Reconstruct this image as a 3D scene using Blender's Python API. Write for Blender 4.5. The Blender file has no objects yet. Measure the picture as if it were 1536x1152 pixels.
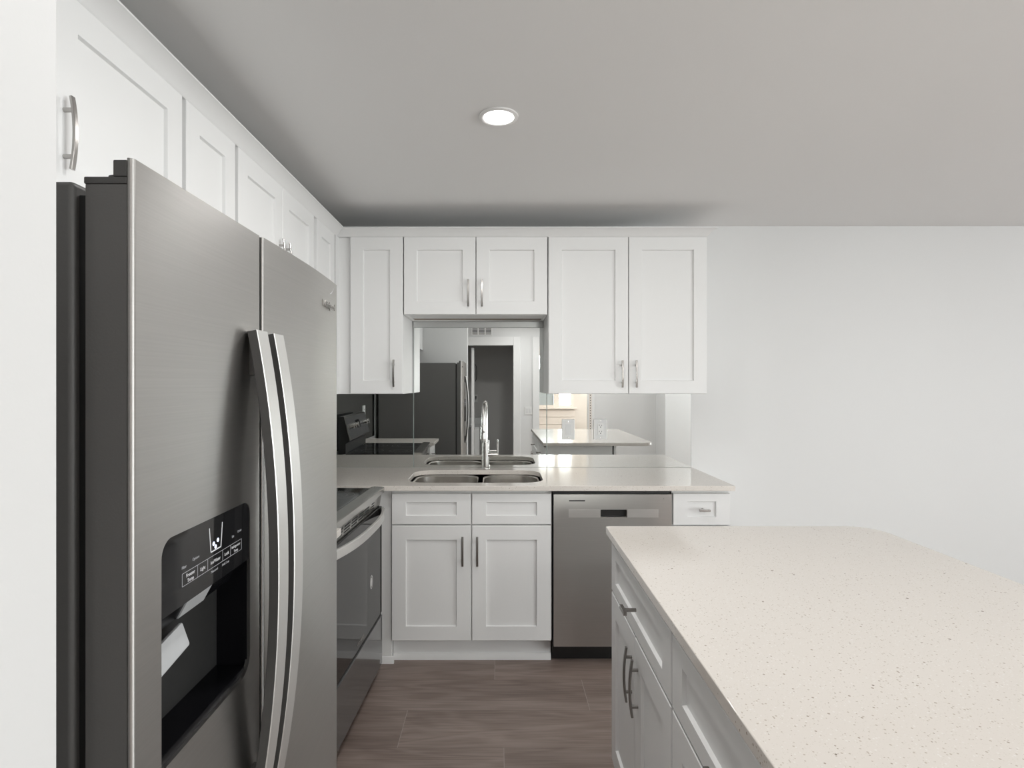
import bpy, bmesh, math, random
from mathutils import Vector, Matrix
random.seed(7)
C = bpy.context.scene.collection
SC = bpy.context.scene
R = math.radians

# ------------------------------------------------------------------ camera, world, light, exposure
CAM_H = 1.435
cam_d = bpy.data.cameras.new('camera')
cam_d.sensor_width = 36.0
cam_d.lens = 36.0 * 850.0 / 1536.0
cam_d.shift_x = (768 - 748) / 1536.0
cam_d.shift_y = -(576 - 575) / 1536.0
cam_d.clip_start = 0.02
cam = bpy.data.objects.new('camera', cam_d)
C.objects.link(cam)
cam.location = (0, 0, CAM_H)
cam.rotation_euler = (R(90), 0, 0)
SC.camera = cam

SC.view_settings.view_transform = 'Standard'
SC.view_settings.look = 'None'
SC.view_settings.gamma = 1.0
SC.view_settings.use_curve_mapping = False
SC.view_settings.exposure = 0.0

w = bpy.data.worlds.new('daylight')
SC.world = w
w.use_nodes = True
w.node_tree.nodes['Background'].inputs[0].default_value = (1.0, 1.0, 1.0, 1)
w.node_tree.nodes['Background'].inputs[1].default_value = 2.2


RX, YW = 6.2, -5.05                      # right wall, plane of the added rear window


def area(name, loc, rot, sx, sy, power, color=(1, 1, 1)):
    l = bpy.data.lights.new(name, 'AREA')
    l.shape = 'RECTANGLE'
    l.size = sx
    l.size_y = sy
    l.energy = power
    l.color = color
    o = bpy.data.objects.new(name, l)
    C.objects.link(o)
    o.location = loc
    o.rotation_euler = rot
    return o


# daylight through the glass door and the sun room window, plus added fills
area('daylight_glass_door', (RX + 0.06, -1.55, 1.12), (0, R(134), 0), 2.0, 4.2, 245, (0.96, 0.985, 1.0))
area('fill_rear_window', (4.45, YW - 0.06, 1.20), (R(100), 0, 0), 2.9, 2.0, 85, (0.97, 0.99, 1.0))  # fill light added behind an unseen window, brightens the cabinet fronts
area('fill_sunroom_side', (2.44, -3.30, 1.50), (0, R(90), R(20)), 1.1, 1.5, 32, (1.0, 0.97, 0.93))  # fill light added out of view to brighten the sun room boards
area('daylight_sunroom_window', (1.07, -4.64, 1.5), (R(90), 0, 0), 0.92, 1.1, 150, (1.0, 0.985, 0.965))
# unseen fill lamps added at the ceiling, set out like recessed lights
for dx_, dy_, p_ in ((1.6, 0.55, 4.0), (1.5, -1.0, 13), (3.2, 0.7, 10), (3.2, -0.9, 12), (0.35, -1.15, 9), (0.10, 1.15, 6.5)):
    area('downlight_and_fill', (dx_, dy_, 2.392), (0, 0, 0), 0.11, 0.11, p_, (1.0, 0.99, 0.975)).data.shape = 'DISK'

# ------------------------------------------------------------------ materials


def nodes_of(name):
    m = bpy.data.materials.new(name)
    m.use_nodes = True
    nt = m.node_tree
    return m, nt, nt.nodes['Principled BSDF']


def mat(name, col, rough=0.5, metal=0.0, spec=0.5, coat=0.0, noise=0.0, nscale=40, bump=0.0, emit=None, es=0.0):
    m, nt, b = nodes_of(name)
    b.inputs['Base Color'].default_value = (*col, 1)
    b.inputs['Roughness'].default_value = rough
    b.inputs['Metallic'].default_value = metal
    b.inputs['Specular IOR Level'].default_value = spec
    b.inputs['Coat Weight'].default_value = coat
    if emit:
        b.inputs['Emission Color'].default_value = (*emit, 1)
        b.inputs['Emission Strength'].default_value = es
    tc = nt.nodes.new('ShaderNodeTexCoord')
    n = nt.nodes.new('ShaderNodeTexNoise')
    n.inputs['Scale'].default_value = nscale
    n.inputs['Detail'].default_value = 3
    nt.links.new(tc.outputs['Object'], n.inputs['Vector'])
    mx = nt.nodes.new('ShaderNodeMix')
    mx.data_type = 'RGBA'
    mx.blend_type = 'MULTIPLY'
    mx.inputs[0].default_value = noise
    mx.inputs[6].default_value = (*col, 1)
    nt.links.new(n.outputs['Color'], mx.inputs[7])
    if noise:
        nt.links.new(mx.outputs[2], b.inputs['Base Color'])
    if bump:
        bp = nt.nodes.new('ShaderNodeBump')
        bp.inputs['Strength'].default_value = bump
        bp.inputs['Distance'].default_value = 0.002
        nt.links.new(n.outputs['Fac'], bp.inputs['Height'])
        nt.links.new(bp.outputs['Normal'], b.inputs['Normal'])
    return m


def steel(name, col, rough, aniso=0.8, tangent=(0, 0, 1), scale=(6, 6, 500)):
    """brushed stainless steel; grain runs square to the tangent"""
    m, nt, b = nodes_of(name)
    b.inputs['Metallic'].default_value = 1
    b.inputs['Roughness'].default_value = rough
    b.inputs['Anisotropic'].default_value = aniso
    tv = nt.nodes.new('ShaderNodeCombineXYZ')
    for i in range(3):
        tv.inputs[i].default_value = tangent[i]
    nt.links.new(tv.outputs[0], b.inputs['Tangent'])
    tc = nt.nodes.new('ShaderNodeTexCoord')
    mp = nt.nodes.new('ShaderNodeMapping')
    mp.inputs['Scale'].default_value = scale
    n = nt.nodes.new('ShaderNodeTexNoise')
    n.inputs['Scale'].default_value = 1.0
    n.inputs['Detail'].default_value = 4
    nt.links.new(tc.outputs['Object'], mp.inputs[0])
    nt.links.new(mp.outputs[0], n.inputs['Vector'])
    cr = nt.nodes.new('ShaderNodeValToRGB')
    cr.color_ramp.elements[0].color = (*[c * 0.93 for c in col], 1)
    cr.color_ramp.elements[1].color = (*[min(1, c * 1.07) for c in col], 1)
    nt.links.new(n.outputs['Fac'], cr.inputs[0])
    nt.links.new(cr.outputs[0], b.inputs['Base Color'])
    return m


def quartz():
    m, nt, b = nodes_of('quartz')
    b.inputs['Roughness'].default_value = 0.10
    b.inputs['Specular IOR Level'].default_value = 0.5
    tc = nt.nodes.new('ShaderNodeTexCoord')
    base = (0.735, 0.692, 0.645, 1)

    def speck(scale, lo, hi, col, prev):
        v = nt.nodes.new('ShaderNodeTexVoronoi')
        v.inputs['Scale'].default_value = scale
        v.inputs['Randomness'].default_value = 1
        nt.links.new(tc.outputs['Object'], v.inputs['Vector'])
        sep = nt.nodes.new('ShaderNodeSeparateColor')
        nt.links.new(v.outputs['Color'], sep.inputs[0])
        # each cell draws its own random speck size; most cells draw none
        th = nt.nodes.new('ShaderNodeMapRange')
        th.inputs['From Min'].default_value = lo
        th.inputs['From Max'].default_value = 1.0
        th.inputs['To Min'].default_value = 0.0
        th.inputs['To Max'].default_value = hi
        nt.links.new(sep.outputs[0], th.inputs['Value'])
        lt = nt.nodes.new('ShaderNodeMath')
        lt.operation = 'LESS_THAN'
        nt.links.new(v.outputs['Distance'], lt.inputs[0])
        nt.links.new(th.outputs[0], lt.inputs[1])
        mx = nt.nodes.new('ShaderNodeMix')
        mx.data_type = 'RGBA'
        nt.links.new(lt.outputs[0], mx.inputs[0])
        if prev is None:
            mx.inputs[6].default_value = base
        else:
            nt.links.new(prev, mx.inputs[6])
        mx.inputs[7].default_value = col
        return mx.outputs[2]
    a = speck(330, 0.45, 0.42, (0.68, 0.64, 0.585, 1), None)
    a = speck(210, 0.55, 0.36, (0.79, 0.765, 0.73, 1), a)
    a = speck(185, 0.50, 0.33, (0.52, 0.465, 0.40, 1), a)
    a = speck(110, 0.80, 0.26, (0.40, 0.35, 0.295, 1), a)
    a = speck(70, 0.975, 0.24, (0.22, 0.185, 0.15, 1), a)
    a = speck(26, 0.95, 0.09, (0.95, 0.95, 0.95, 1), a)
    nt.links.new(a, b.inputs['Base Color'])
    return m


def floor_mat():
    """vinyl planks laid along X, each row shifted against the last"""
    m, nt, b = nodes_of('vinyl_plank')
    b.inputs['Roughness'].default_value = 0.40
    L = nt.links.new

    def mth(op, a, c=None, d=None):
        n = nt.nodes.new('ShaderNodeMath')
        n.operation = op
        for i, v in enumerate((a, c, d)):
            if v is None:
                continue
            if isinstance(v, (int, float)):
                n.inputs[i].default_value = v
            else:
                L(v, n.inputs[i])
        return n.outputs[0]
    tc = nt.nodes.new('ShaderNodeTexCoord')
    sp = nt.nodes.new('ShaderNodeSeparateXYZ')
    L(tc.outputs['Object'], sp.inputs[0])
    RH, PL = 0.256, 1.22
    yy = mth('DIVIDE', mth('SUBTRACT', sp.outputs[1], 2.743), RH)
    row = mth('FLOOR', yy)
    yf = mth('MULTIPLY', mth('FRACT', yy), RH)
    xs = mth('DIVIDE', mth('MULTIPLY_ADD', row, 0.42, mth('ADD', sp.outputs[0], 0.02)), PL)
    col = mth('FLOOR', xs)
    xf = mth('MULTIPLY', mth('FRACT', xs), PL)
    cv = nt.nodes.new('ShaderNodeCombineXYZ')
    L(row, cv.inputs[0])
    L(col, cv.inputs[1])
    wn = nt.nodes.new('ShaderNodeTexWhiteNoise')
    wn.noise_dimensions = '2D'
    L(cv.outputs[0], wn.inputs['Vector'])
    rnd = wn.outputs['Value']
    butt = mth('MAXIMUM', mth('LESS_THAN', xf, 0.0018), mth('LESS_THAN', mth('SUBTRACT', PL, xf), 0.0006))
    seam = mth('MAXIMUM', mth('LESS_THAN', yf, 0.0010), mth('LESS_THAN', mth('SUBTRACT', RH, yf), 0.0010))

    def stretched(sx, sy, scale, detail, dist):
        cx = nt.nodes.new('ShaderNodeCombineXYZ')
        L(mth('MULTIPLY_ADD', rnd, 17.0, mth('MULTIPLY', sp.outputs[0], sx)), cx.inputs[0])
        L(mth('MULTIPLY_ADD', rnd, 9.0, mth('MULTIPLY', sp.outputs[1], sy)), cx.inputs[1])
        n = nt.nodes.new('ShaderNodeTexNoise')
        n.inputs['Scale'].default_value = scale
        n.inputs['Detail'].default_value = detail
        n.inputs['Distortion'].default_value = dist
        L(cx.outputs[0], n.inputs['Vector'])
        return n.outputs['Fac']
    n1 = stretched(0.9, 5.0, 1.5, 2, 0.6)
    n2 = stretched(3.0, 110.0, 1.6, 5, 0.0)
    n3 = stretched(0.6, 3.0, 2.0, 3, 0.8)
    rings = mth('MULTIPLY_ADD', mth('SINE', mth('MULTIPLY', n1, 38.0)), 0.5, 0.5)
    f = mth('ADD', mth('MULTIPLY', rings, 0.11), mth('ADD', mth('MULTIPLY', n2, 0.49), mth('MULTIPLY', n3, 0.40)))
    cr = nt.nodes.new('ShaderNodeValToRGB')
    e = cr.color_ramp.elements
    e[0].position = 0.32
    e[0].color = (0.165, 0.122, 0.104, 1)
    e[1].position = 0.68
    e[1].color = (0.330, 0.262, 0.230, 1)
    k = e.new(0.5)
    k.color = (0.245, 0.190, 0.166, 1)
    L(f, cr.inputs[0])
    tone = mth('MULTIPLY_ADD', rnd, 0.20, 0.90)
    mul = nt.nodes.new('ShaderNodeMix')
    mul.data_type = 'RGBA'
    mul.blend_type = 'MULTIPLY'
    mul.inputs[0].default_value = 1
    L(cr.outputs[0], mul.inputs[6])
    L(tone, mul.inputs[7])

    def over(prev, fac, c):
        g = nt.nodes.new('ShaderNodeMix')
        g.data_type = 'RGBA'
        L(fac, g.inputs[0])
        L(prev, g.inputs[6])
        g.inputs[7].default_value = (*c, 1)
        return g.outputs[2]
    c = over(mul.outputs[2], mth('MULTIPLY', seam, 0.6), (0.12, 0.09, 0.078))
    c = over(c, butt, (0.36, 0.31, 0.28))
    L(c, b.inputs['Base Color'])
    bp = nt.nodes.new('ShaderNodeBump')
    bp.inputs['Strength'].default_value = 0.10
    bp.inputs['Distance'].default_value = 0.002
    L(n2, bp.inputs['Height'])
    L(bp.outputs['Normal'], b.inputs['Normal'])
    return m


def board_mat():
    m, nt, b = nodes_of('painted_boards')
    b.inputs['Roughness'].default_value = 0.6
    b.inputs['Base Color'].default_value = (0.80, 0.74, 0.68, 1)
    return m


def glass_mat():
    m = bpy.data.materials.new('window_glass')
    m.use_nodes = True
    nt = m.node_tree
    nt.nodes.clear()
    o = nt.nodes.new('ShaderNodeOutputMaterial')
    t = nt.nodes.new('ShaderNodeBsdfTransparent')
    t.inputs[0].default_value = (0.95, 0.97, 0.96, 1)
    g = nt.nodes.new('ShaderNodeBsdfGlossy')
    g.inputs['Roughness'].default_value = 0.0
    f = nt.nodes.new('ShaderNodeFresnel')
    f.inputs[0].default_value = 1.45
    mx = nt.nodes.new('ShaderNodeMixShader')
    nt.links.new(f.outputs[0], mx.inputs[0])
    nt.links.new(t.outputs[0], mx.inputs[1])
    nt.links.new(g.outputs[0], mx.inputs[2])
    nt.links.new(mx.outputs[0], o.inputs[0])
    return m


M = {
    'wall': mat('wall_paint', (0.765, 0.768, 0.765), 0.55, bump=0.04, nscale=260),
    'alcove': mat('wall_paint_darkened', (0.70, 0.702, 0.70), 0.6, bump=0.04, nscale=260),  # same wall paint, darkened to offset the strong daylight on this wall
    'ceiling': mat('ceiling_paint', (0.88, 0.877, 0.87), 0.9, spec=0.2, bump=0.05, nscale=200),
    'cab': mat('cabinet_paint', (0.83, 0.83, 0.825), 0.42, spec=0.32),
    'trim': mat('trim_paint', (0.82, 0.82, 0.815), 0.4),
    'toe': mat('toe_kick_paint', (0.80, 0.80, 0.80), 0.45),
    'wood': mat('raw_plywood', (0.36, 0.29, 0.235), 0.6, noise=0.3, nscale=12),
    'quartz': quartz(),
    'floor': floor_mat(),
    'mirror': mat('mirror_silver', (0.87, 0.89, 0.88), 0.0, metal=1),
    'channel': mat('channel_aluminium', (0.62, 0.63, 0.63), 0.35, metal=0.6),
    'mirror_edge': mat('mirror_edge_glass', (0.30, 0.36, 0.34), 0.15, spec=0.7),
    'steel': steel('brushed_steel', (0.435, 0.425, 0.41), 0.42, 0.82),
    'steel_dw': steel('brushed_steel_panel', (0.56, 0.552, 0.535), 0.29, 0.8, scale=(6, 6, 500)),
    'steel_h': mat('handle_steel', (0.70, 0.695, 0.68), 0.42, metal=0.75),
    'steel_trim': steel('range_trim_steel', (0.55, 0.54, 0.52), 0.22, 0.3, scale=(6, 6, 300)),
    'sink': steel('sink_steel', (0.68, 0.655, 0.62), 0.30, 0.3, scale=(60, 60, 60)),
    'chrome': mat('polished_nickel', (0.54, 0.53, 0.51), 0.27, metal=1),
    'nickel': mat('brushed_nickel', (0.47, 0.455, 0.44), 0.24, metal=1),
    'pull_dark': mat('dark_nickel', (0.30, 0.285, 0.27), 0.30, metal=1),
    'fr_side': mat('fridge_side_paint', (0.115, 0.112, 0.108), 0.45, spec=0.45, bump=0.08, nscale=420),
    'fr_dark': mat('fridge_dark_plastic', (0.07, 0.068, 0.066), 0.5),
    'gasket': mat('gasket_rubber', (0.015, 0.015, 0.015), 0.6),
    'blk': mat('black_gloss', (0.005, 0.005, 0.006), 0.22, spec=0.10),
    'blk_panel': mat('black_panel_glass', (0.010, 0.010, 0.011), 0.06, spec=0.4),
    'blk_matte': mat('black_plastic', (0.008, 0.008, 0.008), 0.45),
    'oven_glass': mat('oven_glass', (0.02, 0.02, 0.02), 0.04, spec=0.45),
    'drawer_front': mat('range_drawer_enamel', (0.10, 0.102, 0.105), 0.12, spec=0.9, coat=0.4),
    'grey_plastic': mat('grey_plastic', (0.44, 0.45, 0.46), 0.35),
    'white_plastic': mat('white_plastic', (0.82, 0.82, 0.81), 0.35),
    'outlet_plastic': mat('outlet_plastic', (0.74, 0.745, 0.745), 0.3),
    'slot': mat('dark_slot', (0.02, 0.02, 0.02), 0.6),
    'print': mat('printed_white', (0.72, 0.73, 0.75), 0.5),
    'print_dim': mat('printed_grey', (0.42, 0.43, 0.45), 0.5),
    'ring': mat('burner_print', (0.10, 0.10, 0.10), 0.4),
    'cook': mat('cooktop_glass', (0.006, 0.006, 0.007), 0.05, spec=0.3),
    'led': mat('led_dots', (0.7, 0.75, 1.0), 0.4, emit=(0.75, 0.82, 1.0), es=1.6),
    'lens': mat('led_lens', (1, 1, 1), 0.4, emit=(1.0, 0.97, 0.93), es=9),
    'lamp_trim': mat('lamp_trim_white', (0.84, 0.83, 0.82), 0.4),
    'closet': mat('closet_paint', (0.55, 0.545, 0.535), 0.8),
    'appliance_white': mat('white_enamel', (0.80, 0.81, 0.81), 0.3),
    'cream': board_mat(),
    'shade': mat('window_shade_cloth', (0.42, 0.47, 0.49), 0.8),
    'tan': mat('tan_paint', (0.74, 0.69, 0.635), 0.7),
    'glass': glass_mat(),
    'foil': mat('sticker', (0.75, 0.75, 0.74), 0.4),
}

# ------------------------------------------------------------------ helpers


class MB:
    """collects shapes and links them as ONE mesh object"""

    def __init__(self, origin=(0, 0, 0)):
        self.bm = bmesh.new()
        self.o = Vector(origin)

    def _add(self, verts, faces):
        vs = [self.bm.verts.new(Vector(v) - self.o) for v in verts]
        fs = []
        for f in faces:
            try:
                fs.append(self.bm.faces.new([vs[i] for i in f]))
            except ValueError:
                pass
        return vs, fs

    def box(self, x0, x1, y0, y1, z0, z1, bevel=0.0, seg=2, M4=None):
        P = [(x0, y0, z0), (x1, y0, z0), (x1, y1, z0), (x0, y1, z0), (x0, y0, z1), (x1, y0, z1), (x1, y1, z1), (x0, y1, z1)]
        if M4 is not None:
            P = [M4 @ Vector(p) for p in P]
        vs, fs = self._add(P, [(0, 3, 2, 1), (4, 5, 6, 7), (0, 1, 5, 4), (1, 2, 6, 5), (2, 3, 7, 6), (3, 0, 4, 7)])
        if bevel > 0:
            es = list({e for f in fs for e in f.edges})
            bmesh.ops.bevel(self.bm, geom=es, offset=bevel, segments=seg, profile=0.5, affect='EDGES', clamp_overlap=True)
        return self

    def prism(self, pts, axis, a0, a1, M4=None):
        """polygon pts (2-D) extruded along axis ('x','y','z') from a0 to a1"""
        def mk(p, a):
            q = {'x': (a, p[0], p[1]), 'y': (p[0], a, p[1]), 'z': (p[0], p[1], a)}[axis]
            return M4 @ Vector(q) if M4 is not None else q
        n = len(pts)
        V = [mk(p, a0) for p in pts] + [mk(p, a1) for p in pts]
        F = [tuple(range(n))[::-1], tuple(range(n, 2 * n))] + [(i, (i + 1) % n, n + (i + 1) % n, n + i) for i in range(n)]
        self._add(V, F)
        return self

    def cyl(self, p0, p1, r, r1=None, seg=24, caps=True):
        return self.tube([p0, p1], [r, r if r1 is None else r1], seg, caps)

    def tube(self, path, r, seg=16, caps=True):
        path = [Vector(p) for p in path]
        rs = r if isinstance(r, (list, tuple)) else [r] * len(path)
        rings = []
        t0 = (path[1] - path[0]).normalized()
        up = Vector((0, 0, 1)) if abs(t0.z) < 0.9 else Vector((1, 0, 0))
        u = t0.cross(up).normalized()
        for i, p in enumerate(path):
            a = path[max(i - 1, 0)]
            b = path[min(i + 1, len(path) - 1)]
            t = (b - a).normalized()
            u = (u - t * u.dot(t)).normalized()
            v = t.cross(u)
            rings.append([self.bm.verts.new(p + (u * math.cos(2 * math.pi * k / seg) + v * math.sin(2 * math.pi * k / seg)) * rs[i] - self.o) for k in range(seg)])
        for a, b in zip(rings, rings[1:]):
            for k in range(seg):
                self.bm.faces.new((a[k], a[(k + 1) % seg], b[(k + 1) % seg], b[k]))
        if caps:
            self.bm.faces.new(rings[0][::-1])
            self.bm.faces.new(rings[-1])
        return self

    def sweep(self, path, side, half_w, half_t, edge=None):
        """flat bar: rectangular section, width along `side`, thickness square to path and side"""
        path = [Vector(p) for p in path]
        s = Vector(side).normalized()
        rings = []
        for i, p in enumerate(path):
            t = (path[min(i + 1, len(path) - 1)] - path[max(i - 1, 0)]).normalized()
            n = t.cross(s).normalized()
            c = 0.16
            hw, ht = half_w, half_t
            b = min(hw, ht) * 0.35 if edge is None else edge
            prof = [(-hw, -ht + b), (-hw + b, -ht), (hw - b, -ht), (hw, -ht + b), (hw, ht - b), (hw - b, ht), (-hw + b, ht), (-hw, ht - b)]
            rings.append([self.bm.verts.new(p + s * x + n * y - self.o) for x, y in prof])
        k = 8
        for a, b in zip(rings, rings[1:]):
            for i in range(k):
                self.bm.faces.new((a[i], a[(i + 1) % k], b[(i + 1) % k], b[i]))
        self.bm.faces.new(rings[0][::-1])
        self.bm.faces.new(rings[-1])
        return self

    def lathe(self, prof, center, axis='z', seg=48, close=False):
        cx, cy, cz = center
        rings = []
        for r, h in prof:
            ring = []
            for k in range(seg):
                a = 2 * math.pi * k / seg
                if axis == 'z':
                    q = (cx + r * math.cos(a), cy + r * math.sin(a), cz + h)
                elif axis == 'y':
                    q = (cx + r * math.cos(a), cy + h, cz + r * math.sin(a))
                else:
                    q = (cx + h, cy + r * math.cos(a), cz + r * math.sin(a))
                ring.append(self.bm.verts.new(Vector(q) - self.o))
            rings.append(ring)
        for a, b in zip(rings, rings[1:]):
            for k in range(seg):
                self.bm.faces.new((a[k], a[(k + 1) % seg], b[(k + 1) % seg], b[k]))
        if not close:
            self.bm.faces.new(rings[0][::-1])
            self.bm.faces.new(rings[-1])
        return self

    def build(self, name, m, parent=None, angle=35):
        bmesh.ops.recalc_face_normals(self.bm, faces=self.bm.faces)
        me = bpy.data.meshes.new(name)
        self.bm.to_mesh(me)
        self.bm.free()
        return finish(me, name, m, parent, angle)


def finish(me, name, m, parent=None, angle=35):
    me.shade_smooth()
    me.set_sharp_from_angle(angle=R(angle))
    me.materials.clear()
    me.materials.append(m)
    o = bpy.data.objects.new(name, me)
    C.objects.link(o)
    if parent is not None:
        o.parent = parent
    wn_ = o.modifiers.new('weighted_normals', 'WEIGHTED_NORMAL')
    wn_.keep_sharp = True
    wn_.weight = 100
    return o


def thing(name, label, cat, loc=(0, 0, 0), rz=0.0, group=None):
    o = bpy.data.objects.new(name, None)
    o.empty_display_size = 0.05
    C.objects.link(o)
    o.location = loc
    o.rotation_euler = (0, 0, rz)
    o['label'] = label
    o['category'] = cat
    if group:
        o['group'] = group
    return o


def tag(o, label, cat, group=None):
    o['label'] = label
    o['category'] = cat
    if group:
        o['group'] = group
    return o


def struct(o):
    o['kind'] = 'structure'
    return o


def rrect(x0, x1, y0, y1, r, n=8):
    rs = r if isinstance(r, (list, tuple)) else [r] * 4
    P = []
    for (cx, cy, a0, rr) in ((x1 - rs[0], y0 + rs[0], -90, rs[0]), (x1 - rs[1], y1 - rs[1], 0, rs[1]), (x0 + rs[2], y1 - rs[2], 90, rs[2]), (x0 + rs[3], y0 + rs[3], 180, rs[3])):
        for k in range(n + 1):
            a = R(a0 + 90.0 * k / n)
            P.append((cx + rr * math.cos(a), cy + rr * math.sin(a)))
    return P


def slab_with_holes(name, outer, holes, z0, z1, m, parent=None, bevel=0.002):
    """flat slab (outline with holes) by a filled 2-D curve turned into a mesh"""
    cu = bpy.data.curves.new(name, 'CURVE')
    cu.dimensions = '2D'
    cu.fill_mode = 'BOTH'
    cu.extrude = (z1 - z0) / 2 - bevel
    cu.bevel_depth = bevel
    cu.bevel_resolution = 2
    cu.offset = -bevel
    for pts in [outer] + holes:
        s = cu.splines.new('POLY')
        s.points.add(len(pts) - 1)
        for p, q in zip(s.points, pts):
            p.co = (q[0], q[1], 0, 1)
        s.use_cyclic_u = True
    tmp = bpy.data.objects.new(name + '_curve', cu)
    C.objects.link(tmp)
    dg = bpy.context.evaluated_depsgraph_get()
    me = bpy.data.meshes.new_from_object(tmp.evaluated_get(dg))
    bpy.data.objects.remove(tmp)
    bpy.data.curves.remove(cu)
    me.transform(Matrix.Translation((0, 0, (z0 + z1) / 2)))
    me.name = name
    return finish(me, name, m, parent, 40)


def text_mesh(name, s, size, m, parent, mtx, depth=0.0004, shear=0.0, align='CENTER'):
    cu = bpy.data.curves.new(name, 'FONT')
    cu.body = s
    cu.size = size
    cu.extrude = depth
    cu.shear = shear
    cu.align_x = align
    cu.align_y = 'CENTER'
    tmp = bpy.data.objects.new(name + '_text', cu)
    C.objects.link(tmp)
    dg = bpy.context.evaluated_depsgraph_get()
    me = bpy.data.meshes.new_from_object(tmp.evaluated_get(dg))
    bpy.data.objects.remove(tmp)
    bpy.data.curves.remove(cu)
    me.transform(mtx)
    me.name = name
    return finish(me, name, m, parent)


def boolean_cut(o, cutter):
    o.modifiers.clear()
    md = o.modifiers.new('cut', 'BOOLEAN')
    md.operation = 'DIFFERENCE'
    md.solver = 'EXACT'
    md.object = cutter
    dg = bpy.context.evaluated_depsgraph_get()
    me = bpy.data.meshes.new_from_object(o.evaluated_get(dg))
    o.modifiers.clear()
    mats = list(o.data.materials)
    o.data = me
    me.shade_smooth()
    me.set_sharp_from_angle(angle=R(30))
    me.materials.clear()
    me.materials.append(mats[0])
    wn_ = o.modifiers.new('weighted_normals', 'WEIGHTED_NORMAL')
    wn_.keep_sharp = True
    wn_.weight = 100
    bpy.data.objects.remove(cutter)


# ------------------------------------------------------------------ the room
XL, YB, ZC = -1.24, 3.498, 2.405        # left wall face, back wall face, ceiling
YR = -1.90                               # wall behind the camera

struct(MB().box(-1.4, RX + 0.15, -5.2, 3.65, -0.06, 0).build('floor', M['floor']))
struct(MB().box(-1.4, RX + 0.15, -5.2, 3.65, ZC, ZC + 0.08).build('ceiling', M['ceiling']))
struct(MB().box(-1.4, RX + 0.15, YB, YB + 0.12, 0, ZC).build('wall_back', M['wall']))
struct(MB().box(XL - 0.12, XL, -4.7, YB, 0, ZC).build('wall_left', M['wall']))
# right wall with a wide glass door
g0, g1, gz0, gz1 = -3.70, 0.60, 0.06, 2.16
struct(MB().box(RX, RX + 0.12, -5.1, g0, 0, ZC).box(RX, RX + 0.12, g1, YB, 0, ZC)
       .box(RX, RX + 0.12, g0, g1, gz1, ZC).box(RX, RX + 0.12, g0, g1, 0, gz0).build('wall_right', M['wall']))
wn = MB()
for a in (g0, (g0 + g1) / 2 - 0.03, g1 - 0.06):
    wn.box(RX + 0.02, RX + 0.05, a, a + 0.06, gz0, gz1)
for b in (gz0, gz1 - 0.06):
    wn.box(RX + 0.02, RX + 0.05, g0 + 0.06, g1 - 0.06, b, b + 0.06)
wo = struct(wn.build('window_1', M['trim']))
struct(MB().box(RX + 0.032, RX + 0.036, g0 + 0.06, g1 - 0.06, gz0 + 0.06, gz1 - 0.06).build('window_pane', M['glass'], wo))

# alcove wall beside the refrigerator (its end fills the left edge of the picture)
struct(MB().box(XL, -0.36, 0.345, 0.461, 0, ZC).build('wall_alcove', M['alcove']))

# wall behind the camera with the closet doorway and the opening to the sun room
cx0, cx1, cz = -0.500, 0.230, 2.03
sx0, sx1, sz = 0.637, 1.40, 2.03
wr = MB()
hx0, hx1, hz0, hz1 = 3.00, 5.90, 0.20, 2.20
wr.box(XL, cx0, YR - 0.1, YR, 0, ZC).box(cx1, sx0, YR - 0.1, YR, 0, ZC).box(sx1, 2.466, YR - 0.1, YR, 0, ZC)
wr.box(cx0, cx1, YR - 0.1, YR, cz, ZC).box(sx0, sx1, YR - 0.1, YR, sz, ZC)
wr.box(2.466, 2.86, YR - 0.1, -1.40, 0, ZC)
wr.box(2.74, 2.86, YW - 0.1, YR - 0.1, 0, ZC).box(2.86, hx0, YW - 0.1, YW, 0, ZC).box(hx1, RX, YW - 0.1, YW, 0, ZC)
wr.box(hx0, hx1, YW - 0.1, YW, 0, hz0).box(hx0, hx1, YW - 0.1, YW, hz1, ZC)
struct(wr.build('wall_rear', M['wall']))
fw = MB()
for a in (hx0, (hx0 + hx1) / 2 - 0.03, hx1 - 0.06):
    fw.box(a, a + 0.06, YW - 0.05, YW - 0.02, hz0, hz1)
for b in (hz0, hz1 - 0.06):
    fw.box(hx0 + 0.06, hx1 - 0.06, YW - 0.05, YW - 0.02, b, b + 0.06)
w3 = struct(fw.build('added_window', M['trim']))  # unseen window, added to carry the rear fill light
struct(MB().box(hx0 + 0.06, hx1 - 0.06, YW - 0.037, YW - 0.033, hz0 + 0.06, hz1 - 0.06).build('window_pane', M['glass'], w3))
# casings
c1 = MB()
c1.box(cx0 - 0.095, cx0, YR, YR + 0.02, 0, cz + 0.135, 0.004).box(cx1, cx1 + 0.108, YR, YR + 0.02, 0, cz + 0.135, 0.004)
c1.box(cx0, cx1, YR, YR + 0.019, cz, cz + 0.135, 0.004)
struct(c1.build('trim_1', M['trim']))
c2 = MB()
c2.box(sx0 - 0.104, sx0, YR, YR + 0.02, 0, sz + 0.135, 0.004).box(sx1, sx1 + 0.10, YR, YR + 0.02, 0, sz + 0.135, 0.004)
c2.box(sx0, sx1, YR, YR + 0.019, sz, sz + 0.135, 0.004)
struct(c2.build('trim_2', M['trim']))
struct(MB().box(-0.432, -0.392, -2.28, -2.02, 0.01, 2.00, 0.002).build('door_1', M['trim']))
# closet shell
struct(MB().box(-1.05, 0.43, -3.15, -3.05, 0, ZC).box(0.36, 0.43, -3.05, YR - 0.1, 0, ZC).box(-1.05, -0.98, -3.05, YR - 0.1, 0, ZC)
       .build('wall_closet', M['closet']))
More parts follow.
